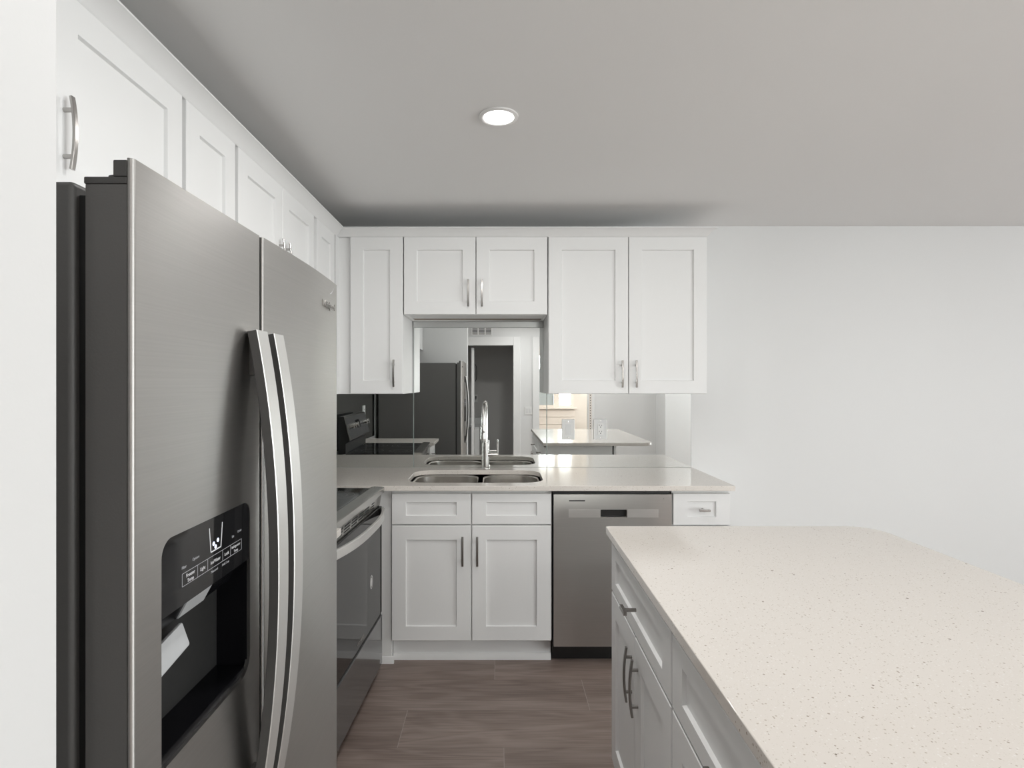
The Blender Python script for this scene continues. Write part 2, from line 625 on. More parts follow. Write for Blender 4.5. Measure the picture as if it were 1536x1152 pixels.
# sun room shell with its window
ax0, ax1, az0, az1 = 0.62, 1.52, 0.945, 2.05
ss = MB()
ss.box(0.44, ax0, -4.6, -4.5, 0, ZC).box(ax1, 2.5, -4.6, -4.5, 0, ZC).box(ax0, ax1, -4.6, -4.5, 0, az0).box(ax0, ax1, -4.6, -4.5, az1, ZC)
qy0, qy1, qz0, qz1 = -4.10, -2.50, 0.90, 2.10  # unseen side opening, added for the sun room fill light
ss.box(2.4, 2.5, -4.5, qy0, 0, ZC).box(2.4, 2.5, qy1, YR - 0.1, 0, ZC).box(2.4, 2.5, qy0, qy1, 0, qz0).box(2.4, 2.5, qy0, qy1, qz1, ZC)
ss.box(0.435, 0.50, -4.5, -3.16, 0, ZC)
struct(ss.build('wall_sunroom', M['tan']))
fw = MB()
for a, b in ((ax0, ax0 + 0.05), (1.115, 1.225), (ax1 - 0.06, ax1)):
    fw.box(a, b, -4.56, -4.50, az0, az1)
for a, b in ((az0, az0 + 0.05), (az1 - 0.05, az1)):
    fw.box(ax0 + 0.05, 1.115, -4.56, -4.50, a, b).box(1.225, ax1 - 0.06, -4.56, -4.50, a, b)
w2 = struct(fw.build('window_2', M['cream']))
struct(MB().box(ax0 + 0.05, 1.115, -4.535, -4.53, az0 + 0.05, az1 - 0.05).box(1.225, ax1 - 0.06, -4.535, -4.53, az0 + 0.05, az1 - 0.05).build('window_pane', M['glass'], w2))
struct(MB().box(ax0 - 0.06, ax1 + 0.06, -4.50, -4.40, az0 - 0.03, az0, 0.004).build('window_sill', M['cream'], w2))
tag(MB().box(ax0 + 0.05, 1.113, -4.527, -4.521, az0 + 0.05, 1.73).build('lower_shade', M['shade']),
    'pale grey-blue shade over the lower part of the sun room window, seen in the mirror', 'shade')
# boards below the window
bd = MB()
zz = 0.0
while zz < 0.90:
    h = min(0.148, 0.912 - zz)
    bd.box(0.505, 1.535, -4.499, -4.478, zz + 0.004, zz + h - 0.002, 0.003)
    zz += 0.15
struct(bd.build('trim_3', M['cream']))

# ------------------------------------------------------------------ cabinets


def shaker(name, x0, x1, z0, z1, parent, m=None, stile=0.0715, rail=None, t=0.02, rec=0.009):
    """a door or drawer front: face at y = 0, back at y = t"""
    rail = stile if rail is None else rail
    e = 0.002
    b = MB()
    def ring(x, z, y):
        return [(x0 + x, y, z0 + z), (x1 - x, y, z0 + z), (x1 - x, y, z1 - z), (x0 + x, y, z1 - z)]
    V = ring(0, 0, t) + ring(0, 0, e) + ring(e, e, 0) + ring(stile, rail, 0) + ring(stile + 0.003, rail + 0.003, rec)
    F = [(0, 1, 2, 3)]
    for k in range(4):
        a = 4 * k
        for i in range(4):
            j = (i + 1) % 4
            F.append((a + i, a + j, a + 4 + j, a + 4 + i))
    F.append((16, 17, 18, 19))
    b._add(V, F)
    return b.build(name, m or M['cab'], parent, 20)


def arch_pull(parent, x, zc, L=0.150, m=None, vertical=True):
    """flat arched bar on two posts, standing off the face at y = 0"""
    b = MB()
    n = 14
    path = []
    for i in range(n + 1):
        u = -1 + 2 * i / n
        y = -0.0165 - 0.0070 * (1 - u * u)
        path.append((x, y, zc + u * L / 2) if vertical else (x + u * L / 2, y, zc))
    b.sweep(path, (1, 0, 0) if vertical else (0, 0, 1), 0.0055, 0.0032)
    for s in (-1, 1):
        d = s * L * 0.32
        p = (x, 0, zc + d) if vertical else (x + d, 0, zc)
        b.cyl((p[0], 0.0, p[2]), (p[0], -0.0215, p[2]), 0.0048, seg=14)
    return b.build('handle', m or M['nickel'], parent)


def t_knob(parent, x, z, m=None, y=0.0):
    b = MB()
    b.cyl((x, y, z), (x, y - 0.034, z), 0.0055, seg=14)
    b.box(x - 0.028, x + 0.028, y - 0.042, y - 0.032, z - 0.006, z + 0.006, 0.0012)
    return b.build('knob', m or M['nickel'], parent)


def cabinet(name, label, cat, loc, rz, w_, h_, d_, fronts, group=None, z_carc0=0.0, side_open=False, underside=True, toe=None, x_off=0.0):
    """local frame: x along the run, front faces at y = 0 looking to -y, z = 0 the bottom"""
    t = thing(name, label, cat, loc, rz, group)
    b = MB()
    if z_carc0 == 0.0 and underside:
        # wall unit: sides run down past the bottom panel
        b.box(-w_ / 2, -w_ / 2 + 0.017, 0.0215, d_, 0, h_, 0.0008)
        b.box(w_ / 2 - 0.017, w_ / 2, 0.0215, d_, 0, h_, 0.0008)
        b.box(-w_ / 2 + 0.017, w_ / 2 - 0.017, 0.0215, d_, h_ - 0.017, h_)
        b.box(-w_ / 2 + 0.017, w_ / 2 - 0.017, 0.0215, 0.040, 0.0, 0.035)
        b.box(-w_ / 2 + 0.017, w_ / 2 - 0.017, d_ - 0.015, d_, 0.0, h_ - 0.017)
        b.build('carcass', M['cab'], t)
        MB().box(-w_ / 2 + 0.0172, w_ / 2 - 0.0172, 0.0402, 0.225, 0.004, 0.018).build('bottom_panel', M['cab'], t)
        MB().box(-w_ / 2 + 0.0172, w_ / 2 - 0.0172, 0.2255, d_ - 0.0152, 0.006, 0.020).build('nailer_board', M['wood'], t)
    elif side_open:
        b.box(-w_ / 2, -w_ / 2 + 0.017, 0.0215, d_, z_carc0, h_, 0.0008)
        b.box(w_ / 2 - 0.017, w_ / 2, 0.0215, d_, z_carc0, h_, 0.0008)
        b.box(-w_ / 2 + 0.017, w_ / 2 - 0.017, 0.0215, d_, z_carc0, z_carc0 + 0.017)
        b.box(-w_ / 2 + 0.017, w_ / 2 - 0.017, 0.0215, 0.038, z_carc0 + 0.017, h_)
        b.box(-w_ / 2 + 0.017, w_ / 2 - 0.017, d_ - 0.012, d_, z_carc0 + 0.017, h_)
        b.build('carcass', M['cab'], t)
    else:
        b.box(-w_ / 2, w_ / 2, 0.0215, d_, z_carc0, h_, 0.0008)
        b.build('carcass', M['cab'], t)
    if toe:
        q = MB()
        q.box(-w_ / 2 + 0.001, w_ / 2 - 0.001, toe, d_ - 0.02, 0.0, z_carc0 - 0.0005)
        q.build('toe_kick', M['toe'], t)
        q = MB()
        q.prism([(toe - 0.0005, 0.0), (toe - 0.0005, 0.032), (toe - 0.006, 0.030), (toe - 0.014, 0.014), (toe - 0.016, 0.0)], 'x', -w_ / 2 + 0.001, w_ / 2 - 0.001)
        q.build('shoe_molding', M['trim'], t)
    for f in fronts:
        kind, x0, x1, z0, z1 = f[:5]
        o = f[5] if len(f) > 5 else {}
        d = shaker(kind, x0, x1, z0, z1, t, stile=o.get('stile', 0.0715), rail=o.get('rail'))
        pull = o.get('pull')
        if pull:
            arch_pull(d, pull[0], pull[1], o.get('L', 0.150), m=o.get('pm'))
        kn = o.get('knob')
        if kn:
            t_knob(d, kn[0], kn[1], m=o.get('pm'), y=0.009 if o.get('inset') else 0.0)
    return t


# ---- wall units on the back wall (face at Y = 3.15)
YU = 3.15
UD = 3.4845 - YU
ZU0, ZU1, ZS0 = 1.3757, 2.2495, 1.8167
GW = 'wall cabinets on the back wall'


def wall_unit(x0, x1, z0, label, fronts, group=GW):
    xc = (x0 + x1) / 2
    F = []
    for kind, a, b, o in fronts:
        o = dict(o)
        if 'pull' in o:
            o['pull'] = (o['pull'][0] - xc, o['pull'][1] - z0)
        F.append((kind, a - xc, b - xc, 0.002, ZU1 - z0 - 0.0003, o))
    return cabinet('wall_cabinet', label, 'cabinet', (xc, YU, z0), 0, x1 - x0 - 0.001, ZU1 - z0, UD, F, group)


def px(x, Y):
    return (x - 748) * Y / 850.0


wall_unit(-0.8265, -0.532, ZU0, 'narrow single-door white wall cabinet in the corner, left of the sink window mirror',
          [('door', -0.8245, -0.5335, {'pull': (px(591, YU), CAM_H - (560 - 575) * YU / 850)})])
tag(MB().box(-0.915, -0.893, 3.1065, YU + 0.04, ZU0, ZU1).box(-0.893, -0.8275, YU + 0.0215, YU + 0.04, ZU0, ZU1).build('filler_strip', M['cab']),
    'narrow white filler strip in the corner between the two rows of wall cabinets', 'filler')
zh = CAM_H + (575 - 440) * YU / 850
wall_unit(-0.5305, 0.2735, ZS0, 'short two-door white wall cabinet above the sink',
          [('door', -0.527, -0.1285, {'pull': (px(702.5, YU), zh)}), ('door', -0.1245, 0.270, {'pull': (px(723, YU), zh)})])
zh = CAM_H + (575 - 561) * YU / 850
wall_unit(0.275, 1.160, ZU0, 'wide tall two-door white wall cabinet at the right end of the row',
          [('door', 0.278, 0.7205, {'pull': (px(933, YU), zh)}), ('door', 0.7245, 1.157, {'pull': (px(954, YU), zh)})])

# ---- wall units on the left wall (face at X = -0.895)
XU = -0.895
LD = -XU + XL + 0.006
LD = abs(XL - XU) - 0.007
GL = 'wall cabinets on the left wall'


def left_unit(y0, y1, z0, label, fronts):
    yc = (y0 + y1) / 2
    F = []
    for kind, a, b, o in fronts:
        o = dict(o)
        if 'pull' in o:
            o['pull'] = (o['pull'][0] - yc, o['pull'][1] - z0)
        F.append((kind, a - yc, b - yc, 0.002, ZU1 - z0 - 0.0003, o))
    return cabinet('wall_cabinet', label, 'cabinet', (XU, yc, z0), R(90), y1 - y0 - 0.001, ZU1 - z0, LD, F, GL)


zh = 1.950
left_unit(0.660, 1.607, ZS0, 'two-door white wall cabinet above the refrigerator',
          [('door', 0.664, 1.130, {'pull': (1.097, zh)}), ('door', 1.134, 1.604, {'pull': (1.167, zh)})])
tag(MB().box(XL + 0.01, XU + 0.0215, 0.4625, 0.659, ZS0, ZU1).build('filler_strip', M['cab']),
    'white filler between the refrigerator cabinet and the alcove wall', 'filler')
left_unit(1.6085, 1.938, ZU0, 'single-door white wall cabinet between the refrigerator cabinet and the range cabinet',
          [('door', 1.625, 1.926, {'pull': (1.895, 1.47)})])
left_unit(1.9395, 2.776, ZS0, 'two-door white wall cabinet above the range, its two pulls just over the refrigerator top',
          [('door', 1.950, 2.345, {'pull': (2.312, zh)}), ('door', 2.349, 2.745, {'pull': (2.382, zh)})])
left_unit(2.7775, 3.105, ZU0, 'narrow white wall cabinet nearest the corner on the left wall',
          [('door', 2.795, 3.088, {})])

# ---- crown mouldings
def crown(name, label, pts_a, pts_b):
    """profile swept between two mitred ends; pts are 3-D rings"""
    b = MB()
    n = len(pts_a)
    b._add(pts_a + pts_b, [tuple(range(n))[::-1], tuple(range(n, 2 * n))] + [(i, (i + 1) % n, n + (i + 1) % n, n + i) for i in range(n)])
    return tag(b.build(name, M['cab'], None, 25), label, 'molding')


prof = [(0.020, 0.0005), (0.003, 0.0005), (-0.002, 0.004), (-0.008, 0.012), (-0.022, 0.028), (-0.040, 0.0365), (-0.045, 0.038), (-0.045, 0.043), (0.020, 0.043)]
A = [(XU - p, YU + p, ZU1 + z) for p, z in prof]                      # shared corner, mitred
B = [(1.160 - p, YU + p, ZU1 + z) for p, z in prof]
crown('crown_molding', 'white crown molding along the tops of the back wall cabinets', [(a[0] + 0.0006, a[1] - 0.0, a[2]) for a in A], B)
A2 = [(XU - p, YU + p, ZU1 + z) for p, z in prof]
B2 = [(XU - p, 0.463, ZU1 + z) for p, z in prof]
crown('crown_molding', 'white crown molding along the tops of the left wall cabinets, over the refrigerator', B2, [(a[0], a[1] - 0.0006, a[2]) for a in A2])

# ---- base units on the back wall (faces at Y = 2.891)
YF = 2.891
ZCT, ZCB = 0.9165, 0.8905               # counter top, underside
CH = ZCB - 0.0015
BD = 3.484 - YF


def bx_(p):
    return (p - 748) * YF / 850.0


def bz(y):
    return CAM_H - (y - 575) * YF / 850.0


sx_a, sx_b = bx_(586.5), bx_(828)
xc = (sx_a + sx_b) / 2
f = []
zpull = bz(826)
for a, b, pl in ((587.5, 706, 694), (708, 826.5, 716)):
    f.append(('drawer_front', bx_(a) - xc, bx_(b) - xc, bz(786.5), bz(740.5), {'stile': 0.072, 'rail': 0.043}))
    f.append(('door', bx_(a) - xc, bx_(b) - xc, bz(961), bz(788.5), {'stile': 0.072, 'pull': (bx_(pl) - xc, zpull), 'pm': M['pull_dark']}))
sink_base = cabinet('base_cabinet', 'white two-door sink base cabinet with two false drawer fronts', 'cabinet', (xc, YF, 0), 0,
                    sx_b - sx_a, CH, BD, f, 'base cabinets on the back wall', z_carc0=0.118, toe=0.064, side_open=True)
# drawer base at the right end
dx_a, dx_b = bx_(1009), bx_(1097)
xc = (dx_a + dx_b) / 2
cabinet('base_cabinet', 'narrow white drawer base cabinet right of the dishwasher', 'cabinet', (xc, YF, 0), 0, dx_b - dx_a, CH, BD,
        [('drawer', bx_(1010) - xc, bx_(1095.5) - xc, bz(787.5), bz(740.5), {'stile': 0.072, 'rail': 0.040, 'knob': (bx_(1054.5) - xc, bz(764)), 'inset': True}),
         ('door', bx_(1010) - xc, bx_(1095.5) - xc, bz(961), bz(789.5), {'stile': 0.072, 'pull': (bx_(1022) - xc, zpull)})],
        'base cabinets on the back wall', z_carc0=0.118, toe=0.064)
# corner filler beside the range
ft = thing('cabinet_filler', 'narrow white filler panel between the range and the sink base cabinet', 'filler', (-0.595, 2.912, 0))
MB((-0.595, 2.912, 0)).box(-0.640, sx_a - 0.0015, 2.912, 2.930, 0.0, CH, 0.001).box(sx_a - 0.021, sx_a - 0.0015, 2.930, 2.966, 0, 0.117).build('panel', M['cab'], ft)
MB((-0.595, 2.912, 0)).prism([(2.9115, 0), (2.9115, 0.034), (2.906, 0.031), (2.899, 0.014), (2.897, 0)], 'x', -0.640, sx_a + 0.013).build('shoe_molding', M['trim'], ft)

# ---- base unit on the left wall between refrigerator and range
cabinet('base_cabinet', 'white base cabinet between the refrigerator and the range', 'cabinet', (-0.600, 1.84, 0), R(90), 0.375, CH, 0.63,
        [('drawer', -0.185, 0.185, 0.715, 0.874, {'rail': 0.043, 'knob': (0, 0.795), 'inset': True}), ('door', -0.185, 0.185, 0.122, 0.708, {'pull': (0.15, 0.60)})],
        None, z_carc0=0.118, toe=0.064)

# ---- countertops
CF, CR = 2.862, 1.195
cut = rrect(-0.489, 0.238, 2.958, 3.385, 0.11, 10)
slab_with_holes('countertop', [(XL + 0.002, CF), (CR, CF), (CR, 3.4965), (XL + 0.002, 3.4965)], [cut], ZCB, ZCT, M['quartz'])
tag(bpy.data.objects['countertop'], 'long cream speckled quartz countertop with the sink cutout along the back wall', 'countertop')
o = slab_with_holes('countertop', [(XL + 0.002, 1.640), (-0.565, 1.640), (-0.565, 2.032), (XL + 0.002, 2.032)], [], ZCB, ZCT, M['quartz'])
tag(o, 'short cream quartz countertop between refrigerator and range, seen in the mirror', 'countertop')

# ---- island
isl = [(0.3695, 0.55), (1.353, 0.55)]
for k in range(11):
    a = R(9 * k)
    isl.append((1.353 - 0.10 + 0.10 * math.cos(a), 2.06 - 0.10 + 0.10 * math.sin(a)))
for k in range(6):
    a = R(90 + 18 * k)
    isl.append((0.388 + 0.012 + 0.012 * math.cos(a), 2.06 - 0.012 + 0.012 * math.sin(a)))
o = slab_with_holes('island_countertop', isl, [], ZCB, ZCT, M['quartz'], bevel=0.0025)
tag(o, 'cream speckled quartz island countertop with rounded corner in the right foreground', 'countertop')
IR = R(-90.7)


def isl_x(Y):
    return 0.400 + (Y - 2.0) * 0.0124


def island_unit(ya, yb, label, fronts):
    yc = (ya + yb) / 2
    F = []
    for kind, a, b, z0, z1, o in fronts:
        o = dict(o)
        for k in ('pull', 'knob'):
            if k in o:
                o[k] = (yc - o[k][0], o[k][1])
        F.append((kind, yc - b, yc - a, z0, z1, o))
    return cabinet('island_cabinet', label, 'cabinet', (isl_x(yc), yc, 0), IR, yb - ya - 0.001, CH, 0.60, F, 'white cabinets under the island', z_carc0=0.10, toe=0.064)


PD = M['pull_dark']
island_unit(1.2835, 2.010, 'white island cabinet at the far end with one drawer over two doors',
            [('drawer', 1.288, 2.007, 0.706, 0.872, {'rail': 0.043, 'knob': (1.632, 0.782), 'inset': False, 'pm': PD}),
             ('door', 1.288, 1.6455, 0.108, 0.699, {'pull': (1.608, 0.569), 'pm': PD, 'L': 0.162}),
             ('door', 1.6495, 2.007, 0.108, 0.699, {'pull': (1.686, 0.569), 'pm': PD, 'L': 0.162})])
island_unit(0.58, 1.2815, 'white island cabinet nearest the camera with one drawer over a door',
            [('drawer', 0.584, 1.2775, 0.706, 0.872, {'rail': 0.043, 'knob': (0.93, 0.782), 'pm': PD}),
             ('door', 0.584, 1.2775, 0.108, 0.699, {'pull': (0.63, 0.60), 'pm': PD})])
tag(MB().box(1.012, 1.030, 0.58, 2.012, 0, CH).build('island_back_panel', M['cab']), 'white back panel of the island under the seating overhang', 'panel')

# ------------------------------------------------------------------ mirrors on the walls
YM = YB - 0.006


def mirror(x0, x1, z0, z1, label):
    t = thing('mirror_panel', label, 'mirror', ((x0 + x1) / 2, YM + 0.003, z0), 0, 'mirror backsplash panels')
    og = ((x0 + x1) / 2, YM + 0.003, z0)
    MB(og).box(x0 + 0.0015, x1 - 0.0015, YM, YM + 0.0004, z0 + 0.001, z1 - 0.001).build('silvered_face', M['mirror'], t)
    MB(og).box(x0, x1, YM + 0.0006, YB - 0.0006, z0, z1).build('glass_edge', M['mirror_edge'], t)
    return t


zm = ZCT + 0.0006
mirror(-1.233, -0.5252, zm, 1.375, 'left mirror backsplash panel in the corner behind the range')
mm = mirror(-0.5228, 0.2950, zm, 1.778, 'tall middle mirror panel behind the sink faucet')
MB(tuple(mm.location)).box(-0.5228, 0.2720, YM - 0.004, YB - 0.0006, 1.7785, 1.8150, 0.001).build('top_channel', M['channel'], mm)
mirror(0.2970, 1.187, zm, 1.375, 'right mirror backsplash panel carrying the switch and outlet plates')
lm = thing('mirror_panel', 'mirror backsplash on the left wall behind the range', 'mirror', (XL + 0.003, 2.55, zm), 0, 'mirror backsplash panels')
og = (XL + 0.003, 2.55, zm)
MB(og).box(XL + 0.0056, XL + 0.006, 1.353, YM - 0.004, zm + 0.001, 1.373).build('silvered_face', M['mirror'], lm)
MB(og).box(XL + 0.0006, XL + 0.0054, 1.35, YM - 0.002, zm, 1.374).build('glass_edge', M['mirror_edge'], lm)

# plates on the right mirror
def plate(xc, zc, label, kind):
    w_, h_ = 0.079, 0.125
    y = YM - 0.0004
    og = (xc, y, zc)
    t = thing('wall_switch' if kind == 'switch' else 'wall_outlet', label, 'switch' if kind == 'switch' else 'outlet', og)
    b = MB(og)
    if kind == 'switch':
        b.box(xc - w_ / 2, xc + w_ / 2, y - 0.006, y, zc - h_ / 2, zc + h_ / 2, 0.0025)
        b.build('cover_plate', M['white_plastic'], t)
        MB(og).box(xc - 0.018, xc + 0.018, y - 0.0075, y - 0.0058, zc - 0.034, zc + 0.034, 0.0006).build('rocker', M['outlet_plastic'], t)
        for s in (-1, 1):
            MB(og).cyl((xc, y - 0.0058, zc + s * 0.050), (xc, y - 0.0072, zc + s * 0.050), 0.003, seg=12).build('screw', M['nickel'], t)
    else:
        b.box(xc - w_ / 2, xc + w_ / 2, y - 0.005, y, zc - h_ / 2, zc + h_ / 2, 0.002)
        b.build('cover_plate', M['outlet_plastic'], t)
        q = MB(og)
        q.box(xc - w_ / 2 - 0.0012, xc - w_ / 2 + 0.006, y - 0.0065, y - 0.0052, zc - h_ / 2, zc + h_ / 2)
        q.build('plate_rim', M['white_plastic'], t)
        q = MB(og)
        q.box(xc + w_ / 2 - 0.006, xc + w_ / 2 + 0.0012, y - 0.0065, y - 0.0052, zc - h_ / 2, zc + h_ / 2)
        q.build('plate_rim', M['white_plastic'], t)
        MB(og).box(xc - 0.017, xc + 0.017, y - 0.0072, y - 0.0048, zc - 0.034, zc + 0.034, 0.0006).build('receptacle', M['white_plastic'], t)
        q = MB(og)
        for s in (-1, 1):
            zz = zc + s * 0.019
            q.box(xc - 0.0085, xc - 0.0062, y - 0.0076, y - 0.007, zz + 0.001, zz + 0.010)
            q.box(xc + 0.0062, xc + 0.0085, y - 0.0076, y - 0.007, zz + 0.001, zz + 0.009)
            q.cyl((xc, y - 0.007, zz - 0.006), (xc, y - 0.0076, zz - 0.006), 0.0032, seg=12)
        q.build('slots', M['slot'], t)
        for s in (-1, 1):
            MB(og).cyl((xc, y - 0.0048, zc + s * 0.050), (xc, y - 0.0062, zc + s * 0.050), 0.003, seg=12).build('screw', M['nickel'], t)
    return t


plate((852.2 - 748) / 243.4, CAM_H - 69.2 / 243.4, 'white rocker switch plate on the right mirror panel', 'switch')
plate((900.5 - 748) / 243.4, CAM_H - 68.7 / 243.4, 'grey duplex outlet plate on the right mirror panel', 'outlet')

# ------------------------------------------------------------------ sink and faucet
def bowl(x0, x1, y0, y1, z1, depth, r):
    b = MB()
    rings = []
    n = 8
    spec = [(0.0, 0.0, 0.0), (0.0, -0.004, 0.004), (0.0, -depth + 0.05, 0.006), (0.0, -depth + 0.015, 0.018), (0.0, -depth, 0.05)]
    for _, dz, ins in spec:
        P = rrect(x0 + ins, x1 - ins, y0 + ins, y1 - ins, max(r - ins * 0.5, 0.02), n)
        rings.append([b.bm.verts.new(Vector((p[0], p[1], z1 + dz))) for p in P])
    k = len(rings[0])
    for a, c in zip(rings, rings[1:]):
        for i in range(k):
            b.bm.faces.new((a[i], a[(i + 1) % k], c[(i + 1) % k], c[i]))
    b.bm.faces.new(rings[-1])
    return b


sk = thing('sink', 'stainless double-bowl undermount sink in the back countertop', 'sink', (-0.12, 3.17, ZCB - 0.0015))
def shift(b):
    b.o = Vector((0, 0, 0))
    return b
zr = ZCB - 0.0015
inv = Matrix.Translation((0.12, -3.17, -zr))
fl = slab_with_holes('rim', rrect(-0.513, 0.250, 2.935, 3.408, 0.10, 8), [rrect(-0.475, -0.117, 2.970, 3.375, 0.10, 10), rrect(-0.088, 0.226, 2.970, 3.375, 0.10, 10)],
                     zr - 0.003, zr, M['sink'], sk, 0.0008)
fl.data.transform(inv)
for nm, a, b_ in (('bowl', -0.475, -0.117), ('bowl', -0.088, 0.226)):
    o = bowl(a, b_, 2.970, 3.375, zr - 0.0032, 0.20, 0.10).build(nm, M['sink'], sk)
    o.data.transform(inv)
    c = ((a + b_) / 2 + 0.12, 0.03, -0.2022)
    MB().lathe([(0.045, 0.0), (0.043, 0.004), (0.030, 0.003), (0.028, -0.002)], c).build('drain', M['chrome'], sk)

FX, FY = px(728, 3.42), 3.432
fa = thing('faucet', 'brushed nickel pull-down faucet with side lever behind the sink', 'faucet', (FX, FY, ZCT + 0.0004))
MB().lathe([(0.0265, 0.0), (0.0265, 0.006), (0.0250, 0.009), (0.0225, 0.012), (0.0225, 0.160), (0.0210, 0.163)], (0, 0, 0)).build('body', M['chrome'], fa)
pa = []
for i in range(7):
    pa.append((0, 0, 0.158 + 0.019 * i))
for i in range(1, 19):
    a = math.pi * i / 18
    pa.append((-0.010 * i / 18, -0.060 + 0.060 * math.cos(a), 0.2900 + 0.105 * math.sin(a) ** 0.9))
pa.append((-0.010, -0.120, 0.268))
MB().tube(pa, 0.0122, 20).build('spout', M['chrome'], fa)
MB().tube([(-0.010, -0.120, 0.272), (-0.0105, -0.1205, 0.262), (-0.011, -0.122, 0.196), (-0.011, -0.122, 0.186)], [0.0135, 0.0160, 0.0172, 0.0150], 24).build('spray_head', M['chrome'], fa)
MB().lathe([(0.0074, -0.1392), (0.0074, -0.1402)], (-0.0085, 0, 0.235), 'y', 20).build('spray_button', M['pull_dark'], fa)
h = MB()
h.cyl((0.015, 0, 0.085), (0.076, 0, 0.085), 0.0140, seg=24)
h.build('handle_hub', M['chrome'], fa)
h = MB()
h.tube([(0.072, 0, 0.088), (0.073, 0, 0.100), (0.0745, -0.004, 0.165)], [0.0065, 0.0060, 0.0055], 14)
h.build('lever', M['chrome'], fa)

# ------------------------------------------------------------------ dishwasher
DWY = 2.886
def dX(p):
    return (p - 748) * DWY / 850.0
def dZ(y):
    return CAM_H - (y - 575) * DWY / 850.0
dw = thing('dishwasher', 'stainless steel dishwasher with pocket handle under the back counter', 'dishwasher', ((dX(830) + dX(1007.5)) / 2, DWY, 0))
og = tuple(dw.location)
MB(og).box(dX(828.7) + 0.002, dX(1008.6) - 0.002, DWY + 0.03, 3.46, 0.06, CH - 0.003).build('tub', M['blk_matte'], dw)
dz0, dz1 = dZ(970), dZ(741.5)
ddoor = MB(og).prism(rrect(dX(830.5), dX(1007.5), dz0, dz1, 0.002, 3), 'y', DWY, DWY + 0.028).build('door', M['steel_dw'], dw)
ct = MB(og).prism(rrect(dX(901), dX(940.5), dZ(776), dZ(764.5), 0.004, 4), 'y', DWY - 0.01, DWY + 0.02).build('cutter', M['blk'])
ct.location = og
bpy.context.view_layer.update()
boolean_cut(ddoor, ct)
MB(og).prism(rrect(dX(901), dX(940.5), dZ(776), dZ(764.5), 0.004, 4), 'y', DWY + 0.018, DWY + 0.0205).build('pocket', M['blk_matte'], ddoor)
band = steel('band_steel', (0.74, 0.732, 0.715), 0.29, 0.8)
for a, b in ((853, 900.5), (941, 987.5)):
    MB(og).box(dX(a), dX(b), DWY - 0.0012, DWY + 0.001, dZ(776.3), dZ(764.2), 0.0004).build('handle_band', band, ddoor)
hb = MB(og)
hb.tube([(dX(902), DWY - 0.0016, dZ(775.6)), (dX(920), DWY - 0.0016, dZ(776.6)), (dX(939.5), DWY - 0.0016, dZ(775.6))], 0.0016, 8)
hb.build('pocket_lip', M['chrome'], ddoor)
MB(og).box(dX(853.5), dX(877.5), DWY - 0.0008, DWY + 0.001, dZ(752), dZ(750.2)).build('vent_slot', M['slot'], ddoor)
MB(og).cyl((dX(995.5), DWY - 0.0006, dZ(748)), (dX(995.5), DWY + 0.001, dZ(748)), 0.0022, seg=12).build('indicator', M['pull_dark'], ddoor)
MB(og).box(dX(829.5), dX(1008), DWY + 0.062, DWY + 0.09, 0.004, 0.092).build('kick_plate', M['blk_matte'], dw)
for xx in (838, 1000):
    MB(og).cyl((dX(xx), DWY + 0.0585, 0.058), (dX(xx), DWY + 0.063, 0.058), 0.006, seg=14).build('kick_screw', M['pull_dark'], dw)
MB(og).box(dX(829.3), dX(1004), DWY + 0.004, DWY + 0.028, dz1 + 0.002, CH - 0.004).build('top_gap_strip', M['blk_matte'], dw)

# ------------------------------------------------------------------ refrigerator
fr = thing('refrigerator', 'stainless side-by-side refrigerator with ice dispenser in the left foreground', 'refrigerator', (-0.80, 0.944, 0))
FO = tuple(fr.location)
FN, FF, FG = 0.570, 1.318, 0.8777       # near, far, gap
XS = -0.368                              # door face
XB_ = -0.416                             # door back
ZT = 1.662
MB(FO).box(-1.205, -0.431, FN + 0.004, FF - 0.004, 0.025, 1.641, 0.006, 3).build('body', M['fr_side'], fr)
MB(FO).box(-0.4305, -0.4165, FN + 0.012, FG - 0.006, 0.065, 1.628).build('gasket', M['gasket'], fr)
MB(FO).box(-0.4305, -0.4165, FG + 0.006, FF - 0.012, 0.065, 1.628).build('gasket', M['gasket'], fr)
MB(FO).box(-0.470, -0.385, FN + 0.02, FF - 0.02, 0.012, 0.056, 0.004).build('toe_grille', M['fr_dark'], fr)
for (a, b) in ((FN + 0.06, FN + 0.10), (FF - 0.10, FF - 0.06)):
    MB(FO).box(-1.15, -1.09, a, b, 0, 0.025).build('foot', M['fr_dark'], fr)
    MB(FO).box(-0.50, -0.475, a, b, 0, 0.025).build('foot', M['fr_dark'], fr)
# freezer door: skin with dispenser hole
prf = [(XS - 0.006, FN), (XS - 0.006, FG - 0.003)]
def arc(cx, cy, r, a0, a1, n=6):
    return [(cx + r * math.cos(R(a0 + (a1 - a0) * k / n)), cy + r * math.sin(R(a0 + (a1 - a0) * k / n))) for k in range(n + 1)]
rr = 0.005
prf = [(XS - 0.006, FN + 0.0005)] + arc(XS - rr, FN + rr, rr, -90, 0) + arc(XS - 0.004, FG - 0.003 - 0.004, 0.004, 0, 90) + [(XS - 0.006, FG - 0.003)]
fd = MB(FO).prism(prf, 'z', 0.060, ZT).build('freezer_door', M['steel'], fr)
ct = MB(FO).prism(rrect(0.6185, 0.8385, 1.010, 1.262, [0.028, 0.020, 0.020, 0.004], 8), 'x', XS - 0.05, XS + 0.02).build('cutter', M['blk'])
ct.location = FO
bpy.context.view_layer.update()
boolean_cut(fd, ct)
XL2 = XS - 0.0062
ld = MB(FO)
for (a, b, c, d) in ((FN + 0.0006, 0.612, 0.062, 1.6355), (0.845, FG - 0.004, 0.062, 1.6355), (0.612, 0.845, 0.062, 1.004), (0.612, 0.845, 1.268, 1.6355)):
    ld.box(XB_, XL2, a, b, c, d)
